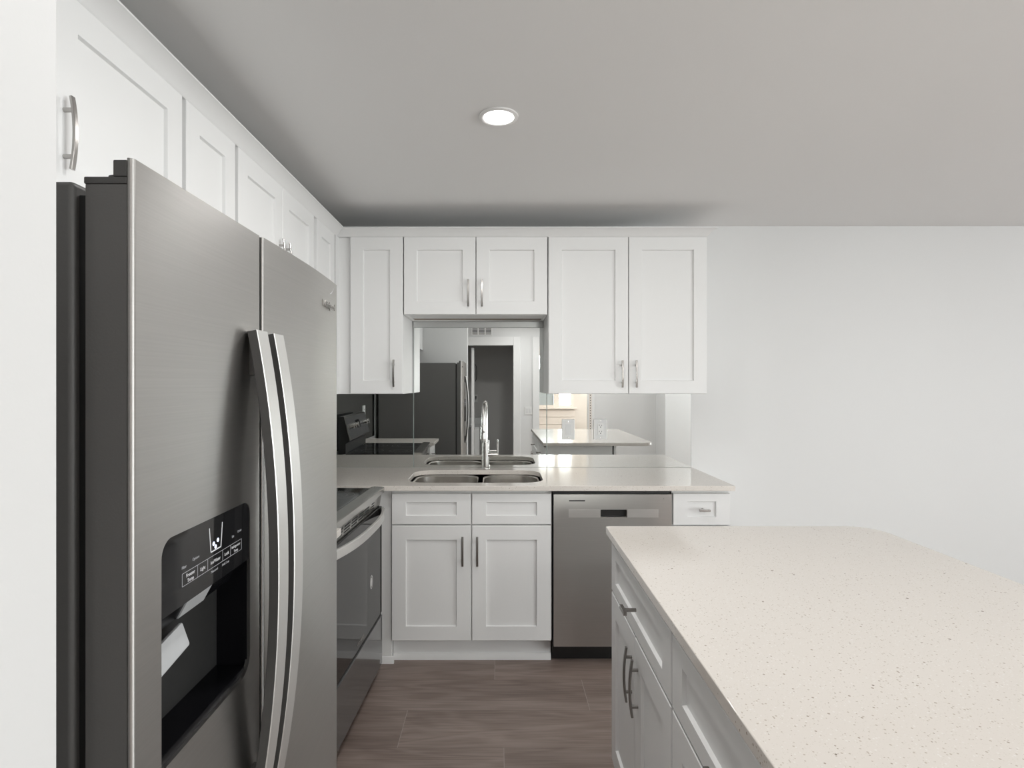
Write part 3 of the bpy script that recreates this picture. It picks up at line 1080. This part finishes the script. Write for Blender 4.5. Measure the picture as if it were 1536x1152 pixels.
ld.build('door_liner', M['fr_side'], fd)
cap = MB(FO)
cap.box(XB_ - 0.002, XL2, FN + 0.0002, FG - 0.004, 1.636, 1.6435, 0.0015)
cap.box(XS - 0.0205, XL2, FN + 0.0002, FG - 0.004, 1.6435, 1.6605, 0.0015)
cap.build('door_cap', M['fr_dark'], fd)
MB(FO).lathe([(0.006, 0.0), (0.006, 0.005), (0.008, 0.006), (0.008, 0.009), (0.006, 0.010)], (-0.4035, FN + 0.03, 1.6437)).build('hinge_screw', M['fr_dark'], fd)
# dispenser
DY0, DY1, DZ0, DZ1 = 0.6185, 0.8385, 1.010, 1.262
hs = MB(FO)
o2 = 0.0006
hs.box(XS - 0.058, XS - 0.056, DY0 - 0.005, DY1 + 0.005, DZ0 - 0.004, DZ1 + 0.004)
hs.box(XS - 0.056, XS - 0.004, DY0 - 0.005, DY0 + 0.002, DZ0 - 0.004, DZ1 + 0.004)
hs.box(XS - 0.056, XS - 0.004, DY1 - 0.002, DY1 + 0.005, DZ0 - 0.004, DZ1 + 0.004)
hs.box(XS - 0.056, XS - 0.004, DY0, DY1, DZ1 - 0.002, DZ1 + 0.004)
hs.prism([(XS - 0.056, DZ0 + 0.028), (XS - 0.004, DZ0 + 0.003), (XS - 0.004, DZ0 - 0.004), (XS - 0.056, DZ0 - 0.004)], 'y', DY0, DY1) if False else None
hs.build('dispenser_recess', M['blk'], fd)
MB(FO).box(XS - 0.056, XS - 0.005, DY0 + 0.002, DY1 - 0.002, DZ0 - 0.003, DZ0 + 0.010, 0.002).build('drip_tray', M['blk'], fd)
pn = MB(FO)
ZP = 1.176
pn.prism(rrect(DY0 + 0.0006, DY1 - 0.0006, ZP, DZ1 - 0.0006, [0.001, 0.0195, 0.0195, 0.001], 8), 'x', XS - 0.010, XS - 0.0008)
cpanel = pn.build('control_panel', M['blk_panel'], fd)
ch = MB(FO)
ch.prism([(XS - 0.012, ZP), (XS - 0.028, ZP - 0.030), (XS - 0.055, ZP - 0.030), (XS - 0.055, ZP)], 'y', DY0 + 0.003, DY1 - 0.003)
ch.build('dispenser_hood', M['blk'], fd)
ch = MB(FO)
ch.prism([(XS - 0.0100, ZP - 0.001), (XS - 0.0262, ZP - 0.0305), (XS - 0.030, ZP - 0.0305), (XS - 0.014, ZP - 0.001)], 'y', 0.697, 0.757)
ch.build('hood_label', M['grey_plastic'], fd)
pd = MB(FO)
pd.box(-0.0035, 0.0035, -0.046, 0.046, -0.032, 0.0, 0.003, 2, Matrix.Translation((XS - 0.028, 0.662, 1.131)) @ Matrix.Rotation(R(-14), 4, 'Y') @ Matrix.Rotation(R(8), 4, 'X'))
pd.build('dispenser_paddle', M['grey_plastic'], fd)
# prints on the control panel: local text x -> +Y, y -> +Z, facing +X
def yz(Y, z, x=None):
    xx = XS - 0.00055 if x is None else x
    return Matrix(((0, 0, 1, xx - FO[0]), (1, 0, 0, Y - FO[1]), (0, 1, 0, z - FO[2]), (0, 0, 0, 1)))
for s, Y, z, sz_, mm in (('Freezer', 0.678, 1.2075, 0.0062, 'print'), ('Temp', 0.678, 1.2010, 0.0062, 'print'), ('Light', 0.706, 1.2045, 0.0062, 'print'),
                         ('Ice/Water', 0.738, 1.2045, 0.0062, 'print'), ('Lock', 0.768, 1.2045, 0.0062, 'print'), ('Refrigerator', 0.795, 1.2075, 0.0052, 'print'), ('Temp', 0.795, 1.2010, 0.0052, 'print'),
                         ('Options', 0.690, 1.2225, 0.0048, 'print_dim'), ('Filter', 0.664, 1.2195, 0.0048, 'print_dim'), ('Measured', 0.735, 1.1925, 0.0045, 'print_dim'), ('Hold 3 sec', 0.765, 1.1925, 0.0045, 'print_dim'),
                         ('Set', 0.786, 1.2225, 0.0048, 'print_dim'), ('Order', 0.806, 1.2255, 0.0048, 'print_dim')):
    text_mesh('panel_print', s, sz_, M[mm], fd, yz(Y, z), 0.0001)
ln = MB(FO)
def panel_line(a, b, w_=0.0009):
    ln.sweep([(XS - 0.0006, a[0], a[1]), (XS - 0.0006, b[0], b[1])], (1, 0, 0), 0.0002, w_ / 2)
for yv in (0.660, 0.694, 0.718, 0.757, 0.779, 0.812):
    panel_line((yv, 1.1975), (yv, 1.2125), 0.0005)
panel_line((0.660, 1.2125), (0.812, 1.2125), 0.0005)
panel_line((0.660, 1.1975), (0.812, 1.1975), 0.0005)
ln.build('button_outline', M['print_dim'], fd)
ln = MB(FO)
for a, b in (((0.722, 1.2500), (0.726, 1.2185)), ((0.726, 1.2185), (0.752, 1.2185)), ((0.752, 1.2185), (0.756, 1.2500))):
    panel_line(a, b, 0.0016)
ln.build('cup_icon', M['print'], fd)
ln = MB(FO)
for a, b in ((0.733, 1.2275), (0.744, 1.2295), (0.738, 1.2225)):
    ln.lathe([(0.0026, 0.0), (0.0026, 0.0003)], (XS - 0.0007, a, b), 'x', 14)
ln.build('ice_lights', M['led'], fd)
# fridge door: gently bowed
pr = [(XS - 0.0150, FG + 0.003)] + arc(XS + 0.002 - 0.004, FG + 0.003 + 0.004, 0.004, 180 + 90, 360, 5)
ya, yb = FG + 0.007, FF - 0.009
for k in range(1, 22):
    u = k / 21
    y = ya + (yb - ya) * u
    pr.append((XS + 0.002 + 0.0035 * math.sin(math.pi * min(u * 1.15, 1)) * (1 - u) - 0.0085 * max(0, (u - 0.45) / 0.55) ** 2, y))
xe = pr[-1][0]
pr += [(xe - 0.0012, yb + 0.005), (xe - 0.004, yb + 0.008), (xe - 0.0060, FF)] + [(XS - 0.0150, FF)]
rd = MB(FO).prism(pr, 'z', 0.060, ZT).build('fridge_door', M['steel'], fr)
rd.data.materials.append(M['fr_side'])               # painted end of the door
for p in rd.data.polygons:
    if p.normal.y > 0.8:
        p.material_index = 1
MB(FO).box(XB_, XS - 0.0152, FG + 0.004, FF - 0.0002, 0.062, 1.6355).build('door_liner', M['fr_side'], rd)
cap = MB(FO)
cap.box(XB_ - 0.002, XS - 0.0152, FG + 0.004, FF - 0.0002, 1.636, 1.6435, 0.0015)
cap.box(XS - 0.029, XS - 0.0152, FG + 0.004, FF - 0.0002, 1.6435, 1.6605, 0.0015)
cap.build('door_cap', M['fr_dark'], rd)
# bowed handles
def fridge_handle(y0, y1, door):
    b = MB(FO)
    n = 36
    path = []
    for i in range(n + 1):
        u = -1 + 2 * i / n
        z = 1.156 + u * 0.356
        x = XS + 0.0085 + 0.032 * (1 - abs(u) ** 2.1)
        path.append((x, (y0 + y1) / 2, z))
    b.sweep(path, (0, 1, 0), (y1 - y0) / 2, 0.0075, 0.0011)
    ho = b.build('handle', M['steel_h'], door)
    ho.data.materials.append(M['fr_dark'])           # the flanks of the bar are dark
    for p in ho.data.polygons:
        if abs(p.normal.y) > 0.9 or p.normal.x < -0.5:
            p.material_index = 1
    for u in (-0.90, 0.90):
        z = 1.156 + u * 0.356
        MB(FO).box(XS - 0.002, XS + 0.011, y0 + 0.010, y1 - 0.010, z - 0.03, z + 0.03, 0.002).build('handle_mount', M['fr_dark'], door)
fridge_handle(0.826, 0.864, fd)
fridge_handle(0.889, 0.928, rd)
text_mesh('logo', 'Whirlpool', 0.021, M['chrome'], rd, yz(1.222, 1.603, XS + 0.0012), 0.0012, 0.25)
sw = MB(FO)
pts = []
for k in range(13):
    u = k / 12
    pts.append((XS - 0.0025 - 0.0035 * u, 1.246 + 0.046 * u, 1.632 + 0.026 * (u ** 1.5)))
sw.tube(pts, 0.0006, 6)
sw.build('film_edge', M['print'], rd)

# ------------------------------------------------------------------ range (local frame: +x forward, +y towards the back wall)
TH = R(-2.3)
dirf = Vector((math.cos(TH), math.sin(TH)))
# far front corner of the door plane sits at (-0.578, 2.806)
cxy = Vector((-0.578, 2.806)) - Vector((-math.sin(TH), math.cos(TH))) * 0.378
rg = thing('range', 'freestanding electric range with black glass door and knobs on its backguard', 'range', (cxy.x, cxy.y, 0), TH)
HW = 0.378
MB().box(-0.600, -0.032, -HW, HW, 0.030, 0.905).build('body', M['blk_matte'], rg)
for a in (-HW + 0.04, HW - 0.08):
    MB().box(-0.56, -0.52, a, a + 0.04, 0, 0.03).build('foot', M['blk_matte'], rg)
    MB().box(-0.12, -0.08, a, a + 0.04, 0, 0.03).build('foot', M['blk_matte'], rg)
MB().box(-0.545, -0.052, -HW + 0.003, HW - 0.003, 0.906, 0.9165, 0.002).build('cooktop', M['cook'], rg)
for (a, b, r_) in ((-0.17, -0.17, 0.115), (-0.17, 0.19, 0.085), (-0.41, -0.19, 0.085), (-0.41, 0.17, 0.105)):
    for rk in (r_, r_ * 0.62):
        MB().lathe([(rk - 0.0008, 0.0), (rk - 0.0008, 0.0002), (rk + 0.0008, 0.0002), (rk + 0.0008, 0.0)], (a, b, 0.9165), 'z', 64, True).build('burner_ring', M['ring'], rg)
tr = MB()
tr.prism([(-0.052, 0.900), (-0.052, 0.922), (-0.040, 0.9255), (0.004, 0.9235), (0.0115, 0.920), (0.0125, 0.915), (0.010, 0.894), (0.004, 0.890), (-0.03, 0.890)], 'y', -HW, HW)
tr.build('front_trim', M['steel_trim'], rg)
vp = MB()
vp.prism([(-0.030, 0.8895), (-0.002, 0.8895), (-0.010, 0.832), (-0.030, 0.832)], 'y', -HW + 0.002, HW - 0.002)
vp.build('vent_panel', M['steel_trim'], rg)
for y0 in (-0.30, -0.20, -0.10, 0.0, 0.085, 0.205):
    L_ = 0.075 if y0 < 0.15 else 0.045
    for k in range(3):
        z = 0.872 - k * 0.0125
        x = -0.002 - (0.8895 - z) * (0.008 / 0.0575)
        MB().box(x - 0.004, x + 0.0006, y0, y0 + L_, z - 0.0032, z + 0.0032).build('vent_slot', M['slot'], rg)
dr = MB().box(-0.031, 0.0, -HW + 0.002, HW - 0.002, 0.305, 0.829, 0.003).build('oven_door', M['oven_glass'], rg)
st = MB()
for k in range(40):
    a0, a1 = 2 * math.pi * k / 40, 2 * math.pi * (k + 1) / 40
    st.sweep([(0.0004, 0.180 + 0.020 * math.cos(a0), 0.520 + 0.029 * math.sin(a0)), (0.0004, 0.180 + 0.020 * math.cos(a1), 0.520 + 0.029 * math.sin(a1))], (1, 0, 0), 0.0002, 0.0022)
st.prism([(0.180 + 0.013 * math.cos(2 * math.pi * k / 24), 0.520 + 0.021 * math.sin(2 * math.pi * k / 24)) for k in range(24)], 'x', 0.0002, 0.0005)
st.build('oval_sticker', M['foil'], dr)
rz_ = Matrix(((0, 0, 1, 0.0005), (1, 0, 0, 0.0), (0, 1, 0, 0.333), (0, 0, 0, 1)))
text_mesh('logo', 'Whirlpool', 0.024, M['chrome'], dr, rz_, 0.0005, 0.25)
hd = MB()
path = []
for i in range(25):
    u = -1 + 2 * i / 24
    path.append((0.004 + 0.048 * (1 - abs(u) ** 2.6), u * (HW - 0.006), 0.806 + 0.004 * (1 - u * u)))
hd.sweep(path, (0, 0, 1), 0.0185, 0.007)
hd.build('oven_handle', M['steel_h'], dr)
for s in (-1, 1):
    MB().box(-0.001, 0.016, s * 0.352 - 0.016, s * 0.352 + 0.016, 0.792, 0.820, 0.002).build('handle_mount', M['blk_matte'], dr)
MB().box(-0.031, -0.004, -HW + 0.003, HW - 0.003, 0.293, 0.3045).build('drawer_gap', M['blk_matte'], rg)
MB().box(-0.031, 0.002, -HW + 0.002, HW - 0.002, 0.052, 0.2925, 0.003).build('storage_drawer', M['drawer_front'], rg)
# backguard
bg = MB()
bg.prism([(-0.600, 0.906), (-0.600, 1.188), (-0.560, 1.190), (-0.515, 1.010), (-0.545, 0.990), (-0.545, 0.918)], 'y', -HW, HW)
bgo = bg.build('backguard', M['blk_matte'], rg)
nx = Vector((0.180, 0, 0.045)).normalized()
def bgp(y, t, off):
    """point on the slanted control face"""
    p = Vector((-0.515, y, 1.010)).lerp(Vector((-0.560, y, 1.190)), t)
    return p + nx * off
fc = MB()
def quad(y0, y1, t0, t1, off, th):
    P = [bgp(y0, t0, off), bgp(y1, t0, off), bgp(y1, t1, off), bgp(y0, t1, off)]
    Q = [p - nx * th for p in P]
    fc._add(P + Q, [(0, 1, 2, 3), (7, 6, 5, 4), (0, 4, 5, 1), (1, 5, 6, 2), (2, 6, 7, 3), (3, 7, 4, 0)])
quad(-HW, HW, 0.02, 0.98, 0.006, 0.006)
fc.build('control_face', M['steel_trim'], bgo)
fc = MB()
quad(-HW + 0.012, HW - 0.012, 0.07, 0.93, 0.0075, 0.0012)
fc.build('control_glass', M['drawer_front'], bgo)
fc = MB()
quad(-0.075, 0.075, 0.40, 0.75, 0.0082, 0.0006)
fc.build('clock_display', M['blk'], bgo)
for y in (-0.30, -0.21, 0.13, 0.215, 0.30):
    b = MB()
    p = bgp(y, 0.55, 0.0076)
    b.cyl(p, p + nx * 0.006, 0.021, seg=28)
    b.cyl(p + nx * 0.006, p + nx * 0.030, 0.0150, 0.0135, seg=28)
    tv = Vector((-nx.z, 0, nx.x))
    b.sweep([p + nx * 0.031 - tv * 0.020, p + nx * 0.031 + tv * 0.020], (0, 1, 0), 0.004, 0.004)
    b.build('knob', M['chrome'], bgo)

# ------------------------------------------------------------------ recessed ceiling light
LX, LY = 0.0, 2.056
rl = thing('ceiling_light', 'round recessed white ceiling light, switched on', 'ceiling light', (LX, LY, ZC))
MB().lathe([(0.071, -0.0005), (0.071, -0.006), (0.062, -0.009), (0.056, -0.007), (0.055, -0.004)], (0, 0, 0)).build('trim_ring', M['lamp_trim'], rl)
MB().lathe([(0.0545, -0.0045), (0.0535, -0.0055)], (0, 0, 0), 'z', 40).build('lens', M['lens'], rl)
ll = bpy.data.lights.new('downlight_and_fill', 'AREA')
ll.shape = 'DISK'
ll.size = 0.10
ll.energy = 6
ll.color = (1.0, 0.985, 0.965)
lo = bpy.data.objects.new('downlight_and_fill', ll)
C.objects.link(lo)
lo.parent = rl
lo.location = (0, 0, -0.012)

# ------------------------------------------------------------------ what the mirror shows behind the camera
vx0, vx1, vz0, vz1 = -0.43, -0.10, 2.185, 2.33
vt = thing('air_vent', 'white air return grille high on the wall above the closet doorway', 'vent', ((vx0 + vx1) / 2, YR + 0.001, vz0))
og = tuple(vt.location)
b = MB(og)
b.box(vx0, vx1, YR + 0.001, YR + 0.012, vz0, vz0 + 0.018, 0.002).box(vx0, vx1, YR + 0.001, YR + 0.012, vz1 - 0.018, vz1, 0.002)
for a in (vx0, vx0 + 0.10, vx0 + 0.21, vx1 - 0.018):
    b.box(a, a + 0.018, YR + 0.001, YR + 0.012, vz0 + 0.018, vz1 - 0.018)
b.build('frame', M['trim'], vt)
MB(og).box(vx0 + 0.004, vx1 - 0.004, YR + 0.0005, YR + 0.002, vz0 + 0.004, vz1 - 0.004).build('backing', M['slot'], vt)
b = MB(og)
for k in range(5):
    z = vz0 + 0.026 + k * 0.021
    b.box(vx0 + 0.018, vx1 - 0.018, YR + 0.003, YR + 0.008, z, z + 0.009)
b.build('louvers', M['lamp_trim'], vt)

ds = thing('wall_switch', 'double rocker switch plate on the rear wall between the doorways, seen in the mirror', 'switch', (0.468, YR + 0.0005, 1.01))
og = tuple(ds.location)
MB(og).box(0.408, 0.528, YR + 0.0005, YR + 0.007, 0.945, 1.068, 0.0025).build('cover_plate', M['white_plastic'], ds)
for xx in (0.444, 0.492):
    MB(og).box(xx - 0.017, xx + 0.017, YR + 0.0065, YR + 0.0095, 0.972, 1.041, 0.001).build('rocker', M['outlet_plastic'], ds)

wm = thing('washing_machine', 'white washing machine standing in the dark closet, seen in the mirror', 'washer', (-0.62, -2.62, 0))
og = tuple(wm.location)
MB(og).box(-0.93, -0.315, -2.96, -2.30, 0.02, 0.70, 0.012, 3).build('cabinet', M['appliance_white'], wm)
MB(og).box(-0.92, -0.325, -2.95, -2.31, 0.701, 0.715, 0.004).build('lid', M['appliance_white'], wm)
MB(og).box(-0.93, -0.315, -3.03, -2.965, 0.02, 0.83, 0.006).build('console', M['appliance_white'], wm)
for a in (-0.90, -0.40):
    for c in (-2.93, -2.40):
        MB(og).cyl((a, c, 0), (a, c, 0.022), 0.02, seg=14).build('foot', M['blk_matte'], wm)
hv = thing('water_valve', 'small black hose valve on the closet wall, seen in the mirror', 'valve', (-0.42, -3.049, 1.17))
og = tuple(hv.location)
b = MB(og)
b.box(-0.465, -0.375, -3.049, -3.040, 1.10, 1.235, 0.002)
b.build('box', M['white_plastic'], hv)
for xx in (-0.44, -0.40):
    MB(og).cyl((xx, -3.04, 1.19), (xx, -2.995, 1.19), 0.012, seg=14).cyl((xx, -2.998, 1.215), (xx, -2.998, 1.15), 0.008, seg=12).build('tap', M['blk_matte'], hv)
b = MB()
lp = []
for k in range(41):
    a = 2 * math.pi * k / 40
    lp.append((-0.42 + 0.035 * math.cos(a), -3.044, 1.62 + 0.15 * math.sin(a)))
b.tube(lp, 0.004, 8)
tag(b.build('cord_loop', M['slot'], None), 'thin dark cord loop hanging on the closet wall above the valve', 'cord')

# slotted strip on the far jamb of the sun room opening
b = MB()
b.box(sx1 + 0.012, sx1 + 0.055, YR + 0.0205, YR + 0.024, 0.30, 1.75)
so = b.build('strip', M['cream'])
so.name = 'shelf_standard'
tag(so, 'slotted metal strip on the casing of the sun room opening, seen in the mirror', 'strip')
b = MB()
for k in range(34):
    z = 0.36 + k * 0.04
    b.box(sx1 + 0.028, sx1 + 0.040, YR + 0.0238, YR + 0.0246, z, z + 0.016)
b.build('slots', M['slot'], so)

# outlet on the left wall mirror
t = thing('wall_outlet', 'white outlet plate on the left wall mirror behind the range, seen in the mirror', 'outlet', (XL + 0.0062, 1.80, 1.17))
og = tuple(t.location)
MB(og).box(XL + 0.0062, XL + 0.012, 1.762, 1.838, 1.110, 1.232, 0.002).build('cover_plate', M['white_plastic'], t)
b = MB(og)
for s in (-1, 1):
    b.box(XL + 0.012, XL + 0.0128, 1.791, 1.794, 1.171 + s * 0.019, 1.181 + s * 0.019).box(XL + 0.012, XL + 0.0128, 1.806, 1.809, 1.171 + s * 0.019, 1.181 + s * 0.019)
b.build('slots', M['slot'], t)
